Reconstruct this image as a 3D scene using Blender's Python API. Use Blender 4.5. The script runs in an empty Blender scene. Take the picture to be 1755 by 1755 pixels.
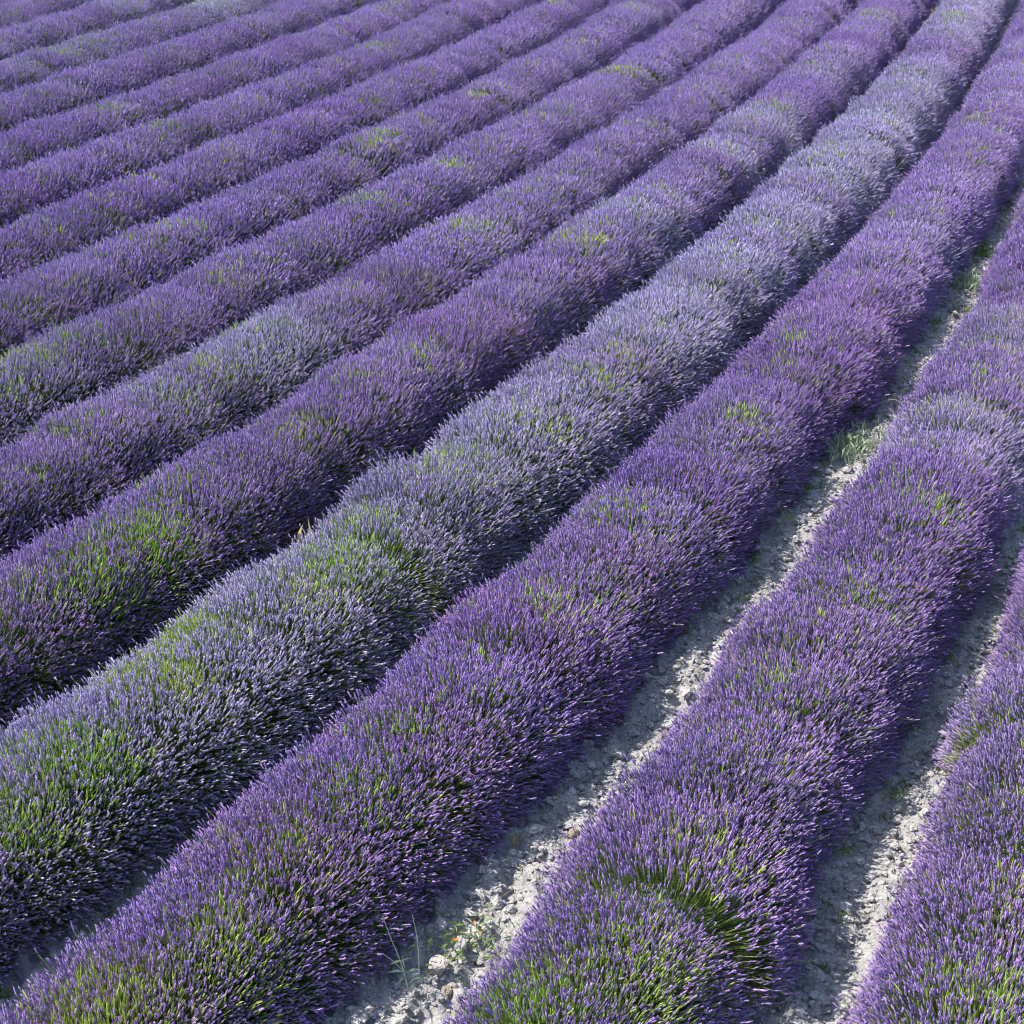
import bpy, math, random
import numpy as np

# ------------------------------------------------------------------ camera
scene = bpy.context.scene
EYE = 5.9
cam_data = bpy.data.cameras.new("camera")
cam_data.sensor_width = 36.0
cam_data.lens = 54.0
cam_data.clip_start = 0.1
cam_data.clip_end = 4000.0
camera = bpy.data.objects.new("camera", cam_data)
camera.location = (0.0, 0.0, EYE)
camera.rotation_euler = (math.radians(90 - 28), 0.0, 0.0)
scene.collection.objects.link(camera)
scene.camera = camera

# ------------------------------------------------------------------ sky and sun
SUN_AZ = math.radians(164)      # where the sun stands, counted from +x towards +y
SUN_EL = math.radians(53)
world = bpy.data.worlds.new("World")
scene.world = world
world.use_nodes = True
wn = world.node_tree
wn.nodes.clear()
w_out = wn.nodes.new("ShaderNodeOutputWorld")
w_bg = wn.nodes.new("ShaderNodeBackground")
w_sky = wn.nodes.new("ShaderNodeTexSky")
w_sky.sky_type = 'NISHITA'
w_sky.sun_disc = False
w_sky.sun_elevation = SUN_EL
w_sky.sun_rotation = math.radians(90) - SUN_AZ
w_bg.inputs[1].default_value = 0.15
wn.links.new(w_sky.outputs[0], w_bg.inputs[0])
wn.links.new(w_bg.outputs[0], w_out.inputs[0])

sun_data = bpy.data.lights.new("sun", 'SUN')
sun_data.energy = 4.0
sun_data.angle = math.radians(0.5)
sun_data.color = (1.0, 0.95, 0.87)
sun = bpy.data.objects.new("sun", sun_data)
sun.location = (-20, 20, 30)
sun.rotation_euler = (math.radians(90) - SUN_EL, 0.0, SUN_AZ + math.radians(90))
scene.collection.objects.link(sun)

scene.view_settings.view_transform = 'Standard'
scene.view_settings.look = 'None'
scene.view_settings.exposure = 1.25
scene.view_settings.gamma = 1.0
scene.view_settings.use_curve_mapping = False
scene.cycles.filter_width = 1.1
scene.cycles.use_adaptive_sampling = True
scene.cycles.adaptive_threshold = 0.06
scene.cycles.adaptive_min_samples = 24
scene.cycles.max_bounces = 3
scene.cycles.diffuse_bounces = 2
scene.cycles.glossy_bounces = 1
scene.cycles.transmission_bounces = 2

rng = np.random.default_rng(11)
random.seed(11)
COL = scene.collection


# ------------------------------------------------------------------ materials
def new_mat(name):
    m = bpy.data.materials.new(name)
    m.use_nodes = True
    m.node_tree.nodes.clear()
    return m, m.node_tree.nodes, m.node_tree.links


def leafy(name, color_socket_fn, rough=0.6, trans=0.25, trans_gain=1.3):
    """diffuse leaf with a share of light passing through it"""
    m, N, K = new_mat(name)
    out = N.new("ShaderNodeOutputMaterial")
    bsdf = N.new("ShaderNodeBsdfPrincipled")
    bsdf.inputs["Roughness"].default_value = rough
    bsdf.inputs["Specular IOR Level"].default_value = 0.25
    tr = N.new("ShaderNodeBsdfTranslucent")
    mix = N.new("ShaderNodeMixShader")
    mix.inputs[0].default_value = trans
    col = color_socket_fn(N, K)
    K.new(col, bsdf.inputs["Base Color"])
    K.new(col, tr.inputs["Color"])
    K.new(bsdf.outputs[0], mix.inputs[1])
    K.new(tr.outputs[0], mix.inputs[2])
    K.new(mix.outputs[0], out.inputs[0])
    return m


def tinted(lo, hi, use_object_color):
    """per-piece variation: the stored 'shade' runs from colour lo to colour hi"""
    def fn(N, K):
        at = N.new("ShaderNodeAttribute")
        at.attribute_name = "shade"
        mx = N.new("ShaderNodeMix")
        mx.data_type = 'RGBA'
        mx.inputs[6].default_value = (*lo, 1)
        mx.inputs[7].default_value = (*hi, 1)
        K.new(at.outputs["Fac"], mx.inputs[0])
        if not use_object_color:
            return mx.outputs[2]
        oi = N.new("ShaderNodeObjectInfo")
        mul = N.new("ShaderNodeMix")
        mul.data_type = 'RGBA'
        mul.blend_type = 'MULTIPLY'
        mul.inputs[0].default_value = 1.0
        K.new(mx.outputs[2], mul.inputs[6])
        K.new(oi.outputs["Color"], mul.inputs[7])
        return mul.outputs[2]
    return fn


M_FLOWER = leafy("lavender_petal", tinted((0.66, 0.64, 0.74), (1.48, 1.40, 1.28), True), 0.7, 0.30)
M_STEM = leafy("lavender_stem", tinted((0.15, 0.24, 0.06), (0.42, 0.50, 0.15), False), 0.6, 0.25)
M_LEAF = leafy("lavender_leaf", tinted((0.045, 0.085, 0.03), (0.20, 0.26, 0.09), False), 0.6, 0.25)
M_SHOOT = leafy("green_shoot", tinted((0.55, 0.62, 0.5), (1.35, 1.3, 1.3), True), 0.55, 0.30)
M_WOOD = leafy("dry_wood", tinted((0.07, 0.045, 0.03), (0.24, 0.16, 0.10), False), 0.9, 0.0)
M_STRAW = leafy("dry_straw", tinted((0.40, 0.30, 0.12), (0.72, 0.60, 0.32), False), 0.7, 0.2)
M_LITTER = leafy("plant_litter", tinted((0.13, 0.09, 0.06), (0.50, 0.42, 0.30), False), 0.9, 0.0)
M_WEED = leafy("weed_leaf", tinted((0.07, 0.15, 0.03), (0.26, 0.36, 0.09), False), 0.5, 0.3)
M_SILVER = leafy("silver_leaf", tinted((0.20, 0.28, 0.17), (0.46, 0.54, 0.38), False), 0.6, 0.25)
M_ORANGE = leafy("orange_petal", tinted((0.75, 0.20, 0.04), (0.85, 0.42, 0.08), False), 0.6, 0.3)


def soil_material(name, dark, light, scale):
    m, N, K = new_mat(name)
    out = N.new("ShaderNodeOutputMaterial")
    bsdf = N.new("ShaderNodeBsdfPrincipled")
    bsdf.inputs["Roughness"].default_value = 0.95
    bsdf.inputs["Specular IOR Level"].default_value = 0.1
    tc = N.new("ShaderNodeTexCoord")
    n1 = N.new("ShaderNodeTexNoise")
    n1.inputs["Scale"].default_value = scale
    n1.inputs["Detail"].default_value = 8
    n1.inputs["Roughness"].default_value = 0.7
    n2 = N.new("ShaderNodeTexNoise")
    n2.inputs["Scale"].default_value = scale * 9
    n2.inputs["Detail"].default_value = 5
    ramp = N.new("ShaderNodeValToRGB")
    ramp.color_ramp.elements[0].position = 0.32
    ramp.color_ramp.elements[0].color = (*dark, 1)
    ramp.color_ramp.elements[1].position = 0.62
    ramp.color_ramp.elements[1].color = (*light, 1)
    add = N.new("ShaderNodeMath")
    add.operation = 'MULTIPLY_ADD'
    add.inputs[1].default_value = 0.45
    sub = N.new("ShaderNodeMath")
    sub.operation = 'MULTIPLY'
    sub.inputs[1].default_value = 0.55
    K.new(tc.outputs["Object"], n1.inputs["Vector"])
    K.new(tc.outputs["Object"], n2.inputs["Vector"])
    K.new(n1.outputs[0], sub.inputs[0])
    K.new(n2.outputs[0], add.inputs[0])
    K.new(sub.outputs[0], add.inputs[2])
    K.new(add.outputs[0], ramp.inputs[0])
    K.new(ramp.outputs[0], bsdf.inputs["Base Color"])
    bump = N.new("ShaderNodeBump")
    bump.inputs["Strength"].default_value = 1.0
    bump.inputs["Distance"].default_value = 0.02
    K.new(n2.outputs[0], bump.inputs["Height"])
    K.new(bump.outputs[0], bsdf.inputs["Normal"])
    K.new(bsdf.outputs[0], out.inputs[0])
    return m


M_SOIL = soil_material("limestone_soil", (0.15, 0.145, 0.14), (0.345, 0.332, 0.32), 6.0)
M_CLOD = soil_material("limestone_clod", (0.18, 0.172, 0.165), (0.46, 0.44, 0.42), 9.0)
M_ROCK = soil_material("limestone_rock", (0.22, 0.20, 0.18), (0.43, 0.39, 0.36), 6.0)
M_ROCK_BROWN = soil_material("brown_rock", (0.17, 0.13, 0.10), (0.33, 0.27, 0.21), 6.0)


# ------------------------------------------------------------------ mesh helpers
class Mesh:
    """collects vertices and faces of many small pieces as numpy arrays"""

    def __init__(self):
        self.v, self.f3, self.f4, self.m3, self.m4, self.s = [], [], [], [], [], []
        self.n = 0

    def add(self, verts, tris=None, quads=None, mat=0, shade=0.5):
        verts = np.asarray(verts, float).reshape(-1, 3)
        self.v.append(verts)
        sh = np.asarray(shade, float)
        self.s.append(np.broadcast_to(sh, (len(verts),)) if sh.ndim == 0 else sh)
        if tris is not None and len(tris):
            t = np.asarray(tris).reshape(-1, 3) + self.n
            self.f3.append(t)
            self.m3.append(np.full(len(t), mat))
        if quads is not None and len(quads):
            q = np.asarray(quads).reshape(-1, 4) + self.n
            self.f4.append(q)
            self.m4.append(np.full(len(q), mat))
        self.n += len(verts)

    def build(self, name, mats, smooth=False):
        me = bpy.data.meshes.new(name)
        v = np.concatenate(self.v)
        f3 = np.concatenate(self.f3) if self.f3 else np.zeros((0, 3), int)
        f4 = np.concatenate(self.f4) if self.f4 else np.zeros((0, 4), int)
        idx = np.concatenate([f3.ravel(), f4.ravel()])
        tot = np.concatenate([np.full(len(f3), 3), np.full(len(f4), 4)])
        start = np.concatenate([[0], np.cumsum(tot)[:-1]])
        me.vertices.add(len(v))
        me.vertices.foreach_set("co", v.ravel())
        me.loops.add(len(idx))
        me.loops.foreach_set("vertex_index", idx.astype(np.int32))
        me.polygons.add(len(tot))
        me.polygons.foreach_set("loop_start", start.astype(np.int32))
        me.polygons.foreach_set("loop_total", tot.astype(np.int32))
        mi = np.concatenate([np.concatenate(self.m3) if self.m3 else [], np.concatenate(self.m4) if self.m4 else []])
        me.polygons.foreach_set("material_index", mi.astype(np.int32))
        me.polygons.foreach_set("use_smooth", np.full(len(tot), smooth))
        at = me.attributes.new("shade", 'FLOAT', 'POINT')
        at.data.foreach_set("value", np.concatenate(self.s).astype(np.float32))
        for m in mats:
            me.materials.append(m)
        me.update(calc_edges=True)
        return me


def norm(a):
    return a / np.maximum(np.linalg.norm(a, axis=-1, keepdims=True), 1e-9)


def frames(d):
    ref = np.where(np.abs(d[:, 2:3]) > 0.9, np.array([[1.0, 0, 0]]), np.array([[0, 0, 1.0]]))
    a = norm(np.cross(d, ref))
    return a, np.cross(d, a)


def spindles(mb, base, d, length, rad, profile, sides, mat, shade):
    """closed rods along d whose radius follows profile [(t, r)...], all at once"""
    n = len(base)
    a, b = frames(d)
    ph = rng.uniform(0, 6.28, n)
    R = len(profile)
    V = np.zeros((n, R, sides, 3))
    for i, (t, r) in enumerate(profile):
        for j in range(sides):
            ang = ph + 2 * math.pi * (j + 0.5 * (i % 2)) / sides
            rr = rad * r
            V[:, i, j] = base + d * (length * t)[:, None] + a * (np.cos(ang) * rr)[:, None] + b * (np.sin(ang) * rr)[:, None]
    q = []
    for i in range(R - 1):
        for j in range(sides):
            k = (j + 1) % sides
            q.append((i * sides + j, i * sides + k, (i + 1) * sides + k, (i + 1) * sides + j))
    q = np.array(q)
    Q = (q[None] + (np.arange(n) * R * sides)[:, None, None]).reshape(-1, 4)
    mb.add(V.reshape(-1, 3), quads=Q, mat=mat, shade=np.repeat(shade, R * sides))


def blades(mb, base, d, length, width, mat, shade, bend=0.0):
    """narrow leaves, two triangles each, folded a little"""
    n = len(base)
    a, b = frames(d)
    ph = rng.uniform(0, 6.28, n)
    side = a * np.cos(ph)[:, None] + b * np.sin(ph)[:, None]
    up = -a * np.sin(ph)[:, None] + b * np.cos(ph)[:, None]
    mid = base + d * (length * 0.5)[:, None] + up * (length * 0.06)[:, None]
    tip = base + d * length[:, None] + np.array([0, 0, -1.0]) * (length * bend)[:, None]
    V = np.stack([base, mid + side * width[:, None], tip, mid - side * width[:, None]], 1)
    q = np.array([[0, 1, 2], [0, 2, 3]])
    T = (q[None] + (np.arange(n) * 4)[:, None, None]).reshape(-1, 3)
    mb.add(V.reshape(-1, 3), tris=T, mat=mat, shade=np.repeat(shade, 4))


# ------------------------------------------------------------------ rows: x as a cubic in t = (y - 20) / 15
ROWS = [
    (9.490, 6.990, -0.831, -0.407),
    (7.511, 5.961, -1.489, -0.052),
    (5.923, 6.779, -0.962, 0.189),
    (4.290, 6.891, -1.086, 0.214),
    (2.586, 7.136, -1.140, 0.065),
    (1.077, 7.274, -1.278, 0.135),
    (-0.530, 7.360, -1.450, 0.017),
    (-2.150, 7.490, -1.450, -0.354),
    (-3.780, 7.446, -1.313, -0.272),
    (-5.449, 7.467, -1.272, -0.330),
    (-7.080, 7.600, -1.100, -0.500),
    (-8.871, 7.233, -1.040, 0.031),
    (-10.68, 7.320, -0.920, 0.100),
    (-12.42, 7.200, -1.150, -0.100),
    (-14.10, 7.200, -1.000, -0.100),
    (-15.80, 7.200, -1.000, -0.100),
]


def row_x(i, y):
    t = (y - 20.0) / 15.0
    c = ROWS[i]
    return c[0] + c[1] * t + c[2] * t * t + c[3] * t ** 3


def row_slope(i, y):
    t = (y - 20.0) / 15.0
    c = ROWS[i]
    return (c[1] + 2 * c[2] * t + 3 * c[3] * t * t) / 15.0


def half_width(y):
    """half of the field's width that the photograph takes in at distance y"""
    return 0.3334 * (0.883 * y + 2.77)


# ------------------------------------------------------------------ ground: one sheet, fine where furrows show
def value_noise(x, y, seed):
    xi = np.floor(x).astype(np.int64)
    yi = np.floor(y).astype(np.int64)
    fx, fy = x - xi, y - yi
    fx = fx * fx * (3 - 2 * fx)
    fy = fy * fy * (3 - 2 * fy)

    def h(a, b):
        k = (a * 374761393 + b * 668265263 + seed * 1442695041) & 0xFFFFFFFF
        k = ((k ^ (k >> 13)) * 1274126177) & 0xFFFFFFFF
        return ((k ^ (k >> 16)) & 0xFFFF) / 65535.0
    return (h(xi, yi) * (1 - fx) + h(xi + 1, yi) * fx) * (1 - fy) + (h(xi, yi + 1) * (1 - fx) + h(xi + 1, yi + 1) * fx) * fy


def ground_z(x, y):
    near = np.clip(1.4 - np.hypot(x, y - 10) / 40.0, 0, 1)
    z = 0.05 * (value_noise(x / 0.9, y / 0.9, 1) - 0.5)
    z = z + 0.075 * (np.abs(value_noise(x / 0.13, y / 0.16, 2) - 0.5) * 2 - 0.5)
    z = z + 0.065 * (value_noise(x / 0.07, y / 0.07, 3) - 0.5)
    z = z + 0.045 * (value_noise(x / 0.045, y / 0.045, 4) - 0.5)
    return z * near


ys = [-900, -200, -40, -8, 0, 2.5]
y = 4.0
while y < 40:
    ys.append(y)
    y *= 1.0058
ys += [44, 55, 80, 150, 400, 1500]
ys = np.array(ys)
ts = np.concatenate([[-300, -60, -15, -5, -2.2, -1.4], np.linspace(-1, 1, 430), [1.4, 2.2, 5, 15, 60, 300]])
W = np.maximum(0.40 * (np.clip(ys, 4, 40) + 3.0), 2.8)
GX = ts[None, :] * W[:, None]
GY = np.repeat(ys[:, None], len(ts), 1)
GZ = ground_z(GX, GY)
nr, nc = GX.shape
ii, jj = np.meshgrid(np.arange(nr - 1), np.arange(nc - 1), indexing='ij')
q = np.stack([ii * nc + jj, ii * nc + jj + 1, (ii + 1) * nc + jj + 1, (ii + 1) * nc + jj], -1).reshape(-1, 4)
mb = Mesh()
mb.add(np.stack([GX, GY, GZ], -1).reshape(-1, 3), quads=q)
ground = bpy.data.objects.new("ground", mb.build("ground", [M_SOIL], True))
ground["kind"] = "structure"
COL.objects.link(ground)

# ------------------------------------------------------------------ gravel and clods in the furrows
ICO_V = []
phi = (1 + 5 ** 0.5) / 2
for s1 in (-1, 1):
    for s2 in (-1, 1):
        ICO_V += [(0, s1, s2 * phi), (s1, s2 * phi, 0), (s2 * phi, 0, s1)]
ICO_V = norm(np.array(ICO_V, float))
ICO_F = []
for a_ in range(12):
    for b_ in range(a_ + 1, 12):
        for c_ in range(b_ + 1, 12):
            p = ICO_V[[a_, b_, c_]]
            if max(np.linalg.norm(p[0] - p[1]), np.linalg.norm(p[1] - p[2]), np.linalg.norm(p[0] - p[2])) < 1.1:
                nrm = np.cross(p[1] - p[0], p[2] - p[0])
                ICO_F.append((a_, b_, c_) if nrm @ p.sum(0) > 0 else (a_, c_, b_))
ICO_F = np.array(ICO_F)

pts = []
for i in range(1, 6):
    top = (22 if i < 3 else 16)
    m = 12000 if i < 3 else 1500
    yy = 4.6 + (top - 4.6) * rng.random(m) ** 1.7
    off = rng.normal(0.80, 0.16, m)            # metres to the right of the row's middle
    sl = row_slope(i, yy)
    c = np.sqrt(1 + sl * sl)
    px_, py_ = row_x(i, yy) + off / c, yy - off * sl / c
    keep = (np.abs(px_) < half_width(py_) + 0.5)
    pts.append(np.stack([px_[keep], py_[keep]], 1))
pts = np.concatenate(pts)
n = len(pts)
size = np.clip(np.exp(rng.normal(math.log(0.0085), 0.6, n)), 0.0035, 0.032)
st = rng.normal(1, 0.22, (n, 1, 3)) * np.array([1.15, 1.0, 0.75])
rz = rng.uniform(0, 6.28, n)
V = ICO_V[None] * st * (1 + rng.normal(0, 0.16, (n, 12, 1)))
cx, sx = np.cos(rz)[:, None], np.sin(rz)[:, None]
V = np.stack([V[..., 0] * cx - V[..., 1] * sx, V[..., 0] * sx + V[..., 1] * cx, V[..., 2]], -1) * size[:, None, None]
V[..., 0] += pts[:, 0:1]
V[..., 1] += pts[:, 1:2]
V[..., 2] += (ground_z(pts[:, 0], pts[:, 1]) + size * 0.25)[:, None]
F = (ICO_F[None] + (np.arange(n) * 12)[:, None, None]).reshape(-1, 3)
mb = Mesh()
mb.add(V.reshape(-1, 3), tris=F)
gravel = bpy.data.objects.new("gravel", mb.build("gravel", [M_CLOD]))
gravel["kind"] = "stuff"
gravel["label"] = "pale limestone gravel and clods lying in the furrows"
gravel["category"] = "gravel"
COL.objects.link(gravel)

# ------------------------------------------------------------------ lavender bush meshes (x across the row, y along it)
HA, HB, HZ = 0.61, 0.42, 0.61


def dome(n, low=-0.02, power=1.0):
    """points on a stretch of rounded hedge: angle over the row, place along it"""
    al = rng.uniform(-1, 1, n) * (math.pi / 2 - low)
    al = al * (1 - 0.10 * np.cos(al) * power)
    w = (rng.uniform(-0.31, 0.31, n) + rng.uniform(-0.11, 0.11, n)) / HB   # neighbours' ends interleave evenly
    f = 1.0 / np.power(np.abs(np.sin(al)) ** 2.3 + np.abs(np.cos(al)) ** 2.3, 1 / 2.3)
    drop = 1 - 0.055 * np.abs(w) ** 3.0
    return np.stack([np.sin(al) * f * drop, w, np.cos(al) * f * drop], 1)


def place(u, k):
    kk = np.stack([k, np.ones_like(k), k], 1)
    p = u * kk * np.array([HA, HB, HZ])
    p[:, 2] += 0.05
    return p


PROFILE_NEAR = [(0.0, 0.3), (0.24, 1.0), (0.46, 0.62), (0.70, 1.0), (1.0, 0.15)]
PROFILE_FAR = [(0.0, 0.4), (0.45, 1.0), (1.0, 0.2)]
PROFILE_SHOOT = [(0.0, 0.5), (0.35, 1.0), (0.75, 0.7), (1.0, 0.1)]


def outward(u, p, lift, jitter):
    d = norm(p * np.array([1.0, 0.22, 1.0]) - np.array([0, 0, 0.03]))
    d = norm(d + np.array([0, 0, lift]) + rng.normal(0, jitter, p.shape))
    return d


def bush_meshes(n_spikes, near, tag, seed):
    lump = rng.uniform(0, 6.28, 6)

    def lumps(u):
        return 1 + 0.020 * np.sin(3.1 * u[:, 0] * 2 + lump[0] + 0.8 * u[:, 1]) + 0.025 * np.sin(2.6 * u[:, 1] + lump[1] - 3 * u[:, 0]) \
            + 0.02 * np.sin(9 * u[:, 2] + lump[2] + 6 * u[:, 0])
    # flower spikes
    fl = Mesh()
    u = dome(n_spikes, -0.06)
    k = lumps(u) * (1 + rng.normal(0, 0.05, n_spikes))
    stray = rng.random(n_spikes) < 0.025
    k[stray] *= rng.uniform(1.05, 1.17, stray.sum())
    tip = place(u, k)
    d = outward(u, tip, 0.30, 0.19)
    ln = np.clip(rng.normal(0.045, 0.014, n_spikes), 0.016, 0.09)
    rad = np.clip(rng.normal(0.0051, 0.0010, n_spikes), 0.003, 0.008)
    base = tip - d * ln[:, None]
    shade = np.clip(rng.normal(0.42, 0.22, n_spikes) + 0.6 * (rng.random(n_spikes) < 0.06), 0, 1.2)
    if near:
        spindles(fl, base, d, ln, rad, PROFILE_NEAR, 4, 0, shade)
    else:
        spindles(fl, base, d, ln * 1.1, rad * 1.25, PROFILE_FAR, 4, 0, shade)
    flower = fl.build("flower_spikes" + tag, [M_FLOWER], near)
    # bush body: inner mass, stems, leaves, wood
    bd = Mesh()
    rings, seg = 6, 12
    vv = []
    for i in range(rings):
        w = -1.02 + 2.04 * i / (rings - 1)
        for j in range(seg):
            a = -1.75 + 3.5 * j / (seg - 1)
            e = 0.66 * (1 - 0.16 * abs(w) ** 3) * (1 + rng.normal(0, 0.05))
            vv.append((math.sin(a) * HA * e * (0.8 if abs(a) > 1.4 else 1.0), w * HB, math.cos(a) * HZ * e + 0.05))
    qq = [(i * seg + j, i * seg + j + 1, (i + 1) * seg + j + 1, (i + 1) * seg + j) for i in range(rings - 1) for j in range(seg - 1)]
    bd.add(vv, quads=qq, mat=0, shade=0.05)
    sl = rng.uniform(0.16, 0.24, n_spikes)
    inner = base * np.array([0.66, 0.9, 0.66]) + np.array([0, 0, 0.03])
    sd = base - inner
    sln = np.linalg.norm(sd, axis=1)
    spindles(bd, inner, norm(sd), sln, np.full(n_spikes, 0.0015 if near else 0.0022), [(0, 1.0), (1, 0.8)], 3, 1, rng.random(n_spikes))
    nl = 1800 if near else 700
    u = dome(nl, -0.05, 1.0)
    p = place(u, rng.uniform(0.62, 0.84, nl) * lumps(u))
    dd = norm(outward(u, p, 0.25, 0.35))
    blades(bd, p, dd, rng.uniform(0.035, 0.075, nl), np.full(nl, 0.0028 if near else 0.005), 0, rng.random(nl) ** 1.3, 0.1)
    nw = 150 if near else 40
    az = rng.uniform(0, 6.28, nw)
    rr = rng.uniform(0.25, 0.6, nw)
    p0 = np.stack([np.cos(az) * HA * rr, np.sin(az) * HB * rr, np.full(nw, 0.0)], 1)
    dw = norm(np.stack([np.cos(az), np.sin(az) * 0.6, rng.uniform(0.05, 0.6, nw)], 1) + rng.normal(0, 0.25, (nw, 3)))
    spindles(bd, p0, dw, rng.uniform(0.15, 0.36, nw), np.full(nw, 0.003), [(0, 1.0), (1, 0.5)], 3, 2, rng.random(nw))
    body = bd.build("lavender_bush" + tag, [M_LEAF, M_STEM, M_WOOD], False)
    return body, flower


def shoot_mesh(n, spread, tag, far):
    """green shoots not yet in bloom, in loose tufts near the crown of a bush"""
    mb = Mesh()
    al = rng.choice((-1, 1)) * abs(rng.normal(0.18, 0.12)) + rng.normal(0, spread, n)
    w = np.clip(rng.normal(0, 0.2) + rng.normal(0, spread * 1.1, n), -1, 1)
    f = 1.0 / np.power(np.abs(np.sin(al)) ** 2.3 + np.abs(np.cos(al)) ** 2.3, 1 / 2.3)
    u = np.stack([np.sin(al) * f, w, np.cos(al) * f], 1)
    p = place(u, rng.normal(1.0, 0.05, n))
    d = outward(u, p, 0.35, 0.16)
    ln = rng.uniform(0.05, 0.12, n)
    spindles(mb, p - d * ln[:, None], d, ln, rng.uniform(0.0024, 0.0044, n) * (1.7 if far else 1.2), PROFILE_SHOOT, 4, 0, rng.random(n))
    return mb.build("green_shoots" + tag, [M_SHOOT])


NEAR_FULL = [bush_meshes(4600, True, "_near", k) for k in range(3)]
NEAR_MID = [bush_meshes(3800, True, "_near", k) for k in range(2)]
NEAR_THIN = [bush_meshes(2900, True, "_near", k) for k in range(2)]
FAR_FULL = [bush_meshes(3200, False, "_far", k) for k in range(4)]
FAR_MID = [bush_meshes(2700, False, "_far", k) for k in range(3)]
FAR_THIN = [bush_meshes(2000, False, "_far", k) for k in range(2)]
SHOOTS = {far: {0: [shoot_mesh(110, 0.42, "_few", far) for _ in range(4)],
                1: [shoot_mesh(260, 0.30, "_some", far) for _ in range(4)],
                2: [shoot_mesh(900, 0.33, "_many", far) for _ in range(4)]} for far in (False, True)}

# ------------------------------------------------------------------ lavender rows
PURPLE = np.array((0.330, 0.218, 0.520))
VIOLET = np.array((0.390, 0.246, 0.520))
PALE = np.array((0.49, 0.465, 0.63))
GREEN = np.array((0.40, 0.58, 0.10))
OLIVE = np.array((0.54, 0.58, 0.15))

# how pale the blooms of a row are on the whole
ROW_PALE = [0.12, 0.12, 0.10, 0.70, 0.18, 0.20, 0.20, 0.16, 0.15, 0.16, 0.18, 0.22, 0.32, 0.32, 0.25, 0.25]
# single bushes that stand out: row, y, reach, paleness, share of green shoots
PATCHES = [
    (3, 26.9, 1.2, 0.15, 0.0), (3, 29.6, 0.5, 0.50, 0.7), (3, 18.3, 0.5, 0.30, 0.0), (3, 7.3, 0.6, 0.80, 0.8), (3, 7.7, 0.6, 0.80, 0.8), (3, 8.0, 0.5, 0.80, 0.6),
    (3, 6.7, 0.6, 0.40, 0.6), (3, 9.5, 0.7, 0.95, 0.8), (3, 9.1, 0.5, 0.80, 0.6), (3, 10.9, 0.6, 0.90, 0.5), (3, 6.5, 0.5, 0.40, 0.5), (4, 9.8, 0.6, 0.10, 1.0),
    (4, 9.4, 0.5, 0.10, 0.8), (4, 8.8, 0.5, 0.20, 0.5), (4, 9.0, 0.5, 0.20, 0.4), (4, 11.5, 0.5, 0.20, 0.4), (4, 10.5, 0.5, 0.20, 0.4), (4, 17.5, 0.8, 0.70, 0.1),
    (4, 20.3, 0.7, 0.70, 0.1), (4, 22.0, 0.8, 0.75, 0.1), (4, 25.1, 0.6, 0.40, 0.3), (4, 16.3, 0.5, 0.30, 0.6), (4, 29.6, 0.6, 0.40, 0.4), (5, 13.4, 0.8, 0.90, 0.2),
    (5, 12.7, 0.5, 0.50, 0.5), (5, 12.2, 0.5, 0.50, 0.5), (5, 16.9, 0.5, 0.40, 0.5), (6, 12.8, 0.5, 0.70, 0.7), (6, 12.6, 0.5, 0.60, 0.8), (6, 11.8, 0.6, 0.70, 0.2),
    (6, 13.5, 0.5, 0.30, 0.4), (6, 24.9, 0.4, 0.20, 1.0), (6, 17.8, 0.5, 0.20, 0.4), (7, 20.1, 0.5, 0.20, 0.7), (6, 15.3, 0.5, 0.20, 0.5), (7, 16.1, 0.5, 0.20, 0.3),
    (7, 30.5, 0.5, 0.40, 0.4), (9, 21.2, 0.4, 0.20, 0.6), (9, 29.0, 0.4, 0.20, 0.5), (12, 26.9, 0.6, 0.60, 0.6), (12, 27.7, 0.5, 0.30, 0.4), (13, 31.1, 0.8, 0.60, 0.1),
    (12, 30.8, 0.8, 0.80, 0.3), (12, 31.7, 0.8, 0.70, 0.1), (12, 29.0, 0.5, 0.20, 0.3), (12, 27.9, 0.5, 0.20, 0.3), (2, 6.9, 0.5, 0.10, 0.3), (2, 5.7, 0.5, 0.10, 0.4),
    (2, 5.6, 0.5, 0.10, 0.8), (2, 5.2, 0.6, 0.10, 0.9), (2, 7.7, 0.5, 0.15, 0.3), (2, 16.9, 0.7, 0.50, 0.0), (2, 26.9, 0.8, 0.45, 0.0),
    (2, 24.7, 0.6, 0.40, 0.0), (1, 5.7, 0.5, 0.10, 0.7), (1, 6.0, 0.5, 0.10, 0.5), (1, 5.3, 0.5, 0.10, 1.0), (1, 5.2, 0.5, 0.10, 0.9), (1, 5.9, 0.4, 0.10, 0.5),
    (1, 7.1, 0.5, 0.10, 0.3), (1, 11.7, 0.6, 0.60, 0.3), (1, 13.5, 0.7, 0.50, 0.1), (1, 11.3, 0.5, 0.60, 0.1), (0, 5.3, 0.5, 0.10, 0.7), (0, 6.0, 0.5, 0.10, 0.3), (0, 7.7, 0.5, 0.30, 0.1), (3, 5.6, 0.6, 0.15, 0.3), (3, 8.4, 0.7, 0.8, 0.85), (3, 6.9, 0.5, 0.6, 0.7), (4, 9.6, 0.5, 0.1, 1.0), (3, 10.2, 0.5, 0.6, 0.4),
]
ROW_WIDE = [0.99, 0.97, 1.00, 1.05, 1.00, 1.04] + [1.05] * 10
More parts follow.
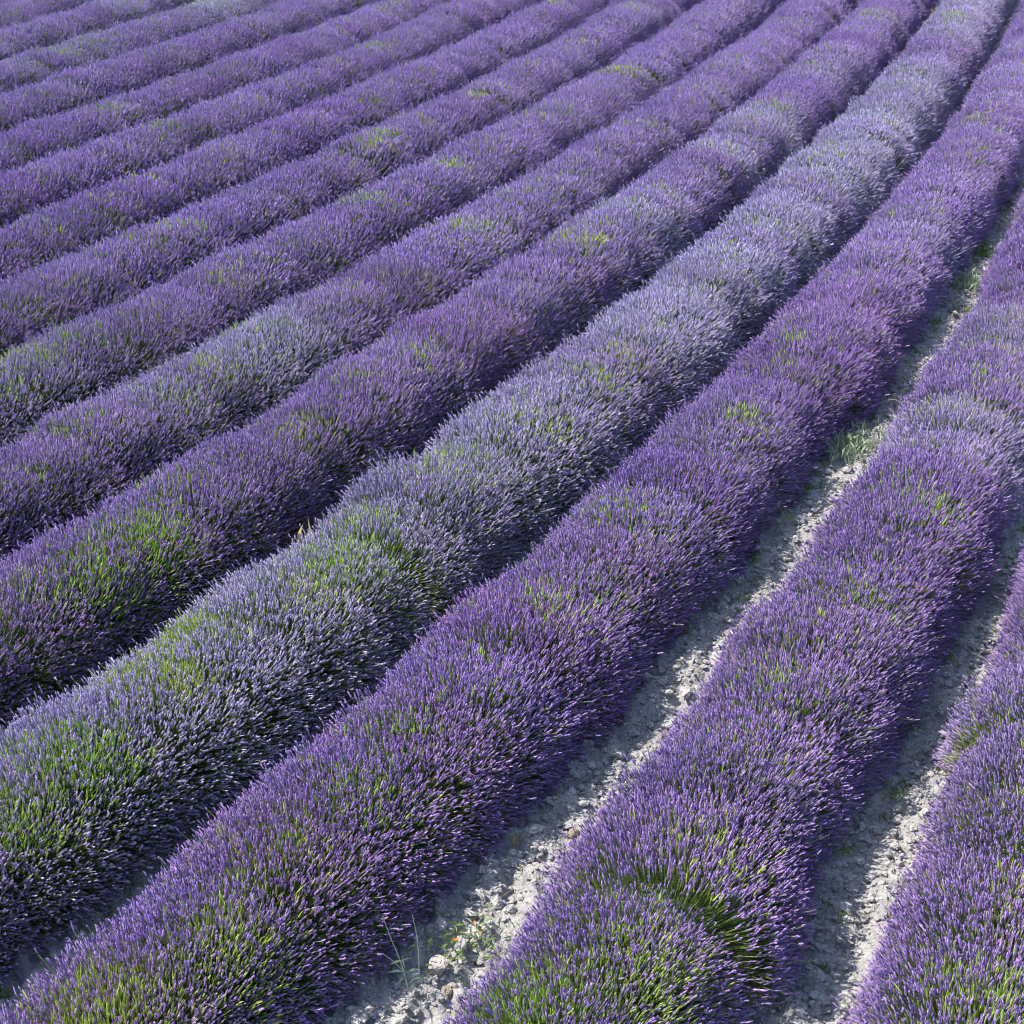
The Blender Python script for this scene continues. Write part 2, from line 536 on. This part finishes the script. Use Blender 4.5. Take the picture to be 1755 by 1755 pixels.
ROW_LABELS = [
    "purple lavender row in the lower right corner of the photo",
    "purple lavender row between the two wide pale furrows, second from the lower right corner",
    "deep purple lavender row just below the pale blue row",
    "pale blue lavender row speckled with green, the palest of all the rows",
    "purple lavender row just above the pale blue row, with one bright green bush",
    "purple lavender row second above the pale blue one, with one pale grey-blue bush",
    "purple lavender row third above the pale blue one, with a vivid green clump high up",
    "purple lavender row, fourth above the pale blue one",
    "purple lavender row, fifth above the pale blue one",
    "purple lavender row, sixth above the pale blue one",
    "purple lavender row, seventh above the pale blue one",
    "purple lavender row, eighth above the pale blue one",
    "purple lavender row with faded pale bushes, ninth above the pale blue one",
    "short stretch of faded lavender row, tenth above the pale blue one",
    "short stretch of purple lavender row, eleventh above the pale blue one",
    "last bit of lavender row in the very upper left corner of the photo",
]


def in_view(x, y):
    return 4.35 < y < 36.2 and abs(x) < half_width(y) + 0.75


n_bush = 0
for i in range(len(ROWS)):
    hedge = bpy.data.objects.new("lavender_hedge", None)
    hedge.empty_display_size = 0.3
    hedge["label"] = ROW_LABELS[i]
    hedge["category"] = "lavender row"
    hedge["group"] = "parallel lavender rows across the field"
    COL.objects.link(hedge)
    spots = []
    y = 3.6
    while y < 37:
        sl = row_slope(i, y)
        step = 0.62 * (1 + np.clip(rng.normal(0, 0.05), -0.1, 0.1))
        y += step / math.sqrt(1 + sl * sl)
        x = row_x(i, y)
        if in_view(x, y):
            spots.append((x, y, math.atan2(1.0, row_slope(i, y))))
    hedge.location = (spots[0][0], spots[0][1], 0.0)
    for x, y, ang in spots:
        pale = np.clip(ROW_PALE[i] + rng.normal(0, 0.10 if i < 5 else 0.06), 0, 1)
        green = max(0.0, rng.normal(0.24 if y < 14 else 0.08, 0.12))
        for r_, py, reach, pp, gg in PATCHES:
            if r_ == i:
                w = math.exp(-((y - py) / (reach * 0.75)) ** 2)
                pale += (pp - pale) * w
                green = max(green, gg * w)
        near = y < 15.5
        full, mid, thin = (NEAR_FULL, NEAR_MID, NEAR_THIN) if near else (FAR_FULL, FAR_MID, FAR_THIN)
        pool = thin if green > 0.85 else mid if (green > 0.35 or rng.random() < 0.2) else full
        body_me, flower_me = pool[rng.integers(len(pool))]
        hue = 0.1 + 0.7 * rng.random() if y < 15 else 0.15 + 0.35 * rng.random()
        col = (PURPLE * (1 - hue) + VIOLET * hue) * (1 - pale) + PALE * pale
        col = col * rng.normal(1.0, 0.05)
        bush = bpy.data.objects.new("lavender_bush", body_me)
        bush.location = (x - hedge.location.x + rng.normal(0, 0.022 if near else 0.01), y - hedge.location.y, -0.01)
        bush.rotation_euler = (rng.normal(0, 0.025), rng.normal(0, 0.03), ang - math.pi / 2 + (math.pi if rng.random() < 0.5 else 0) + rng.normal(0, 0.05))
        s = np.clip(rng.normal(1.0, 0.035 if near else 0.02), 0.85, 1.14)
        bush.scale = (s * ROW_WIDE[i] * rng.normal(1, 0.02), 1.0, s * rng.normal(1, 0.03 if near else 0.018))
        bush.parent = hedge
        COL.objects.link(bush)
        fo = bpy.data.objects.new("flower_spikes", flower_me)
        fo.parent = bush
        fo.color = (*np.clip(col, 0, 1), 1)
        fo["kind"] = "stuff"
        COL.objects.link(fo)
        if green > 0.06:
            lvl = 2 if green > 0.55 else 1 if green > 0.26 else 0
            gs = bpy.data.objects.new("green_shoots", SHOOTS[not near][lvl][rng.integers(4)])
            gs.parent = bush
            o = rng.random() ** 2 * 0.7
            gs.color = (*(GREEN * (1 - o) + OLIVE * o), 1)
            gs["kind"] = "stuff"
            COL.objects.link(gs)
        n_bush += 1
print("bushes", n_bush)


# ------------------------------------------------------------------ small things in the furrows
def thing(name, label, category, x, y, group=None):
    o = bpy.data.objects.new(name, None)
    o.empty_display_size = 0.05
    o.location = (x, y, float(ground_z(np.array([x]), np.array([y]))[0]))
    o["label"] = label
    o["category"] = category
    if group:
        o["group"] = group
    COL.objects.link(o)
    return o


def part(name, mb, mats, parent, smooth=False):
    o = bpy.data.objects.new(name, mb.build(name, mats, smooth))
    o.parent = parent
    COL.objects.link(o)
    return o


def rock(label, x, y, size, mat):
    """a split, angular stone: an icosphere cut by random planes, half sunk in the soil"""
    v, f = ICO_V.copy(), ICO_F
    for _ in range(2):
        nv, nf, mid = list(v), [], {}
        for t in f:
            m = []
            for e in ((t[0], t[1]), (t[1], t[2]), (t[2], t[0])):
                k = (min(e), max(e))
                if k not in mid:
                    mid[k] = len(nv)
                    nv.append(norm((nv[e[0]] + nv[e[1]])[None])[0])
                m.append(mid[k])
            nf += [(t[0], m[0], m[2]), (t[1], m[1], m[0]), (t[2], m[2], m[1]), tuple(m)]
        v, f = np.array(nv), np.array(nf)
    v = v * np.array([1.25, 1.0, 0.8])
    for _ in range(9):
        d = norm(rng.normal(0, 1, (1, 3)))[0]
        h = rng.uniform(0.55, 0.85)
        over = np.maximum(0, v @ d - h)
        v = v - over[:, None] * d
    v = v * (1 + rng.normal(0, 0.015, (len(v), 1)))
    mb = Mesh()
    mb.add(v * size, tris=f)
    o = bpy.data.objects.new("limestone_rock", mb.build("limestone_rock", [mat]))
    o.location = (x, y, float(ground_z(np.array([x]), np.array([y]))[0]) + size * 0.35)
    o.rotation_euler = (0, 0, rng.uniform(0, 6.28))
    o["label"] = label
    o["category"] = "rock"
    o["group"] = "loose rocks in the furrows"
    COL.objects.link(o)


rock("largest pale limestone rock, beside the tall thin weed stalks", -0.38, 5.95, 0.060, M_ROCK)
rock("brown-faced rock just in front of the largest pale rock", -0.34, 5.82, 0.042, M_ROCK_BROWN)
rock("brown rock in the middle furrow next to the clods, the nearer of two", 0.36, 7.12, 0.040, M_ROCK_BROWN)
rock("brown rock in the middle furrow next to the clods, the farther of two", 0.30, 7.42, 0.036, M_ROCK_BROWN)
rock("brown rock at the shaded left side of the right-hand furrow", 2.13, 7.05, 0.036, M_ROCK_BROWN)
rock("bright pale rock at the sunny right side of the right-hand furrow", 2.50, 7.25, 0.034, M_ROCK)


def furrow_points(i, n, y0, y1, mean, sd):
    yy = y0 + (y1 - y0) * rng.random(n) ** 1.4
    off = rng.normal(mean, sd, n)
    sl = row_slope(i, yy)
    c = np.sqrt(1 + sl * sl)
    x, y = row_x(i, yy) + off / c, yy - off * sl / c
    return np.stack([x, y, ground_z(x, y) + 0.008], 1)


# dry stems and leaf litter blown into the furrows, small seedlings along their shaded side
p = np.concatenate([furrow_points(i, 700 if i < 3 else 250, 4.8, 20, 0.72, 0.16) for i in range(1, 5)])
n = len(p)
az = rng.uniform(0, 6.28, n)
d = norm(np.stack([np.cos(az), np.sin(az), rng.uniform(-0.05, 0.35, n)], 1))
mb = Mesh()
blades(mb, p, d, rng.uniform(0.03, 0.13, n), np.full(n, 0.0025), 0, rng.random(n) ** 1.5, 0.05)
litter = bpy.data.objects.new("plant_litter", mb.build("plant_litter", [M_LITTER]))
litter["kind"] = "stuff"
litter["label"] = "dry brown stems and leaf litter scattered over the furrow soil"
litter["category"] = "litter"
COL.objects.link(litter)
cl = np.concatenate([furrow_points(2, 46, 9.5, 21, 0.66, 0.10), furrow_points(1, 16, 6.0, 13, 0.68, 0.10), furrow_points(3, 14, 6, 12, 0.66, 0.08), furrow_points(4, 20, 8, 30, 0.64, 0.06)])
p = np.repeat(cl, 16, 0) + rng.normal(0, 0.03, (len(cl) * 16, 3)) * np.array([1, 1, 0])
n = len(p)
d = norm(np.stack([rng.normal(0, 0.6, n), rng.normal(0, 0.6, n), np.ones(n)], 1))
mb = Mesh()
blades(mb, p, d, rng.uniform(0.03, 0.10, n), np.full(n, 0.005), 0, rng.random(n), 0.2)
seedlings = bpy.data.objects.new("seedling_undergrowth", mb.build("seedling_undergrowth", [M_WEED]))
seedlings["kind"] = "stuff"
seedlings["label"] = "tiny green seedlings sprouting along the shaded furrow edges"
seedlings["category"] = "undergrowth"
COL.objects.link(seedlings)


def curve_tube(mb, pts, r0, r1, mat, shade, sides=5):
    pts = np.array(pts, float)
    fine = []
    for k in range(len(pts) - 1):
        p0, p1, p2, p3 = pts[max(k - 1, 0)], pts[k], pts[k + 1], pts[min(k + 2, len(pts) - 1)]
        for t in np.linspace(0, 1, 5)[:-1 if k < len(pts) - 2 else None]:
            fine.append(0.5 * (2 * p1 + (p2 - p0) * t + (2 * p0 - 5 * p1 + 4 * p2 - p3) * t * t + (3 * p1 - p0 - 3 * p2 + p3) * t ** 3))
    fine = np.array(fine)
    tan = norm(np.gradient(fine, axis=0))
    a, b = frames(tan)
    rad = np.linspace(r0, r1, len(fine))
    V = np.stack([fine + (a * math.cos(2 * math.pi * j / sides) + b * math.sin(2 * math.pi * j / sides)) * rad[:, None] for j in range(sides)], 1)
    q = [(i * sides + j, i * sides + (j + 1) % sides, (i + 1) * sides + (j + 1) % sides, (i + 1) * sides + j) for i in range(len(fine) - 1) for j in range(sides)]
    mb.add(V.reshape(-1, 3), quads=q, mat=mat, shade=shade)


def tube_part(name, pts, r0, r1, mat, parent, shade=0.7):
    mb = Mesh()
    curve_tube(mb, pts, r0, r1, 0, shade)
    return part(name, mb, [mat], parent, True)


def leaf_part(name, base, d, length, width, mat, parent, bend=0.15):
    mb = Mesh()
    blades(mb, np.array([base], float), norm(np.array([d], float)), np.array([length]), np.array([width]), 0, rng.random(1), bend)
    return part(name, mb, [mat], parent)


# tall thin weed with three stalks
w = thing("stalky_weed", "tall thin green weed with bare stalks in the middle furrow", "weed", -0.53, 5.80)
tube_part("stalk", [(0, 0, 0), (-0.03, 0.03, 0.14), (-0.08, 0.05, 0.30), (-0.12, 0.05, 0.46)], 0.0042, 0.0022, M_SILVER, w, 0.9)
tube_part("stalk", [(-0.02, 0.03, 0.10), (-0.07, 0.03, 0.17), (-0.13, 0.02, 0.24)], 0.0032, 0.0018, M_SILVER, w, 0.8)
tube_part("stalk", [(0.05, 0.08, 0), (0.05, 0.12, 0.12), (0.04, 0.15, 0.24), (0.02, 0.17, 0.36)], 0.0034, 0.0018, M_SILVER, w, 0.7)
for k in range(12):
    a = rng.uniform(0, 6.28)
    leaf_part("leaf", (rng.normal(0, 0.01), rng.normal(0, 0.02), 0.02 + 0.015 * k), (math.cos(a), math.sin(a), 0.5), rng.uniform(0.05, 0.11), 0.006, M_SILVER, w)

# low spreading weed with orange blossoms
w = thing("flowering_weed", "low green weed with small orange blossoms beside the largest rock", "weed", -0.25, 6.10)
mb = Mesh()
n = 170
c = rng.normal(0, 1, (n, 3)) * np.array([0.12, 0.13, 0.0])
c[:, 2] = rng.uniform(0.0, 0.07, n)
d = norm(np.stack([rng.normal(0, 0.6, n), rng.normal(0, 0.6, n), rng.uniform(0.2, 1, n)], 1))
blades(mb, c, d, rng.uniform(0.03, 0.075, n), rng.uniform(0.003, 0.008, n), 0, rng.random(n), 0.2)
part("foliage", mb, [M_WEED], w)
for k in range(3):
    bx, by = rng.normal(0, 0.05), rng.normal(-0.01, 0.05)
    mb = Mesh()
    m = 9
    a = np.arange(m) * 2 * math.pi / m
    blades(mb, np.repeat([[bx, by, 0.085]], m, 0), norm(np.stack([np.cos(a), np.sin(a), np.full(m, 0.5)], 1)), np.full(m, 0.014), np.full(m, 0.004), 0, rng.random(m), 0.0)
    part("blossom", mb, [M_ORANGE], w)


def tuft(name, label, category, x, y, n, length, width, mat, lean=(0, 0), spread=0.05, flat=0.45):
    w = thing(name, label, category, x, y)
    mb = Mesh()
    base = rng.normal(0, spread, (n, 3)) * np.array([1, 1, 0])
    d = norm(np.stack([rng.normal(lean[0], flat, n), rng.normal(lean[1], flat, n), np.full(n, 1.0)], 1))
    blades(mb, base, d, rng.uniform(0.5, 1.1, n) * length, np.full(n, width), 0, rng.random(n), 0.22)
    part("foliage", mb, [mat], w)
    return w


w = thing("grass_tuft", "few long green grass blades leaning out of the purple row into the right-hand furrow", "grass", 1.22, 5.86)
tube_part("blade", [(0, 0, 0.05), (0.03, 0, 0.22), (0.13, 0.02, 0.34), (0.26, 0.03, 0.40)], 0.003, 0.0015, M_WEED, w, 0.9)
tube_part("blade", [(0.03, -0.05, 0.03), (0.08, -0.06, 0.16), (0.20, -0.05, 0.24), (0.33, -0.05, 0.24)], 0.003, 0.0015, M_WEED, w, 0.8)
tube_part("blade", [(0.0, 0.02, 0.05), (-0.01, 0.03, 0.3), (-0.03, 0.04, 0.52)], 0.003, 0.0015, M_SILVER, w, 0.7)
tuft("grass_tuft", "pale bleached grass tuft in the middle furrow far up the slope", "grass", 5.22, 16.5, 260, 0.22, 0.004, M_SILVER, spread=0.13)
tuft("leafy_weed", "dark green weed clump in the middle furrow just below the bleached grass", "weed", 4.98, 15.7, 160, 0.12, 0.007, M_WEED, spread=0.12)
tuft("leafy_weed", "dark green weed clump in the middle furrow above the bleached grass", "weed", 5.62, 17.6, 160, 0.13, 0.007, M_WEED, spread=0.12)
tuft("leafy_weed", "small green weed at the shaded edge of the middle furrow, lowest of the far weeds", "weed", 4.0, 13.35, 110, 0.10, 0.007, M_WEED, spread=0.09)
tuft("silver_weed", "grey-green seedling clump filling the middle furrow beside the faded bush", "weed", 3.02, 12.2, 320, 0.20, 0.004, M_SILVER, spread=0.20)
tuft("dry_grass", "bleached dry grass at the upper end of the furrow, top right", "grass", 8.80, 33.0, 200, 0.25, 0.006, M_STRAW, spread=0.25)
tuft("dry_stalk", "single tuft of dry straw standing at the edge of the middle furrow", "grass", 0.03, 6.98, 14, 0.14, 0.003, M_STRAW, spread=0.015, flat=0.2)
tuft("dead_grass", "straw-coloured dead grass clump leaning out above the green bush", "grass", -1.62, 10.35, 60, 0.42, 0.003, M_STRAW, lean=(0.5, -0.3), spread=0.06, flat=0.25)

w = thing("seeding_stalk", "yellow dry stalks with seed heads under the purple row above the pale one", "weed", 3.20, 20.05)
for k in range(6):
    a, h = rng.uniform(0, 6.28), rng.uniform(0.3, 0.6)
    ex, ey = math.cos(a) * 0.13, math.sin(a) * 0.13
    st = tube_part("stalk", [(0, 0, 0), (ex * 0.3, ey * 0.3, h * 0.5), (ex, ey, h)], 0.005, 0.003, M_STRAW, w, 0.6)
    mb = Mesh()
    spindles(mb, np.array([[ex, ey, h]]), np.array([[0, 0, 1.0]]), np.array([0.035]), np.array([0.016]), [(0, 0.3), (0.4, 1.0), (0.8, 0.7), (1, 0.2)], 6, 0, np.array([0.8]))
    part("seed_head", mb, [M_STRAW], st, True)
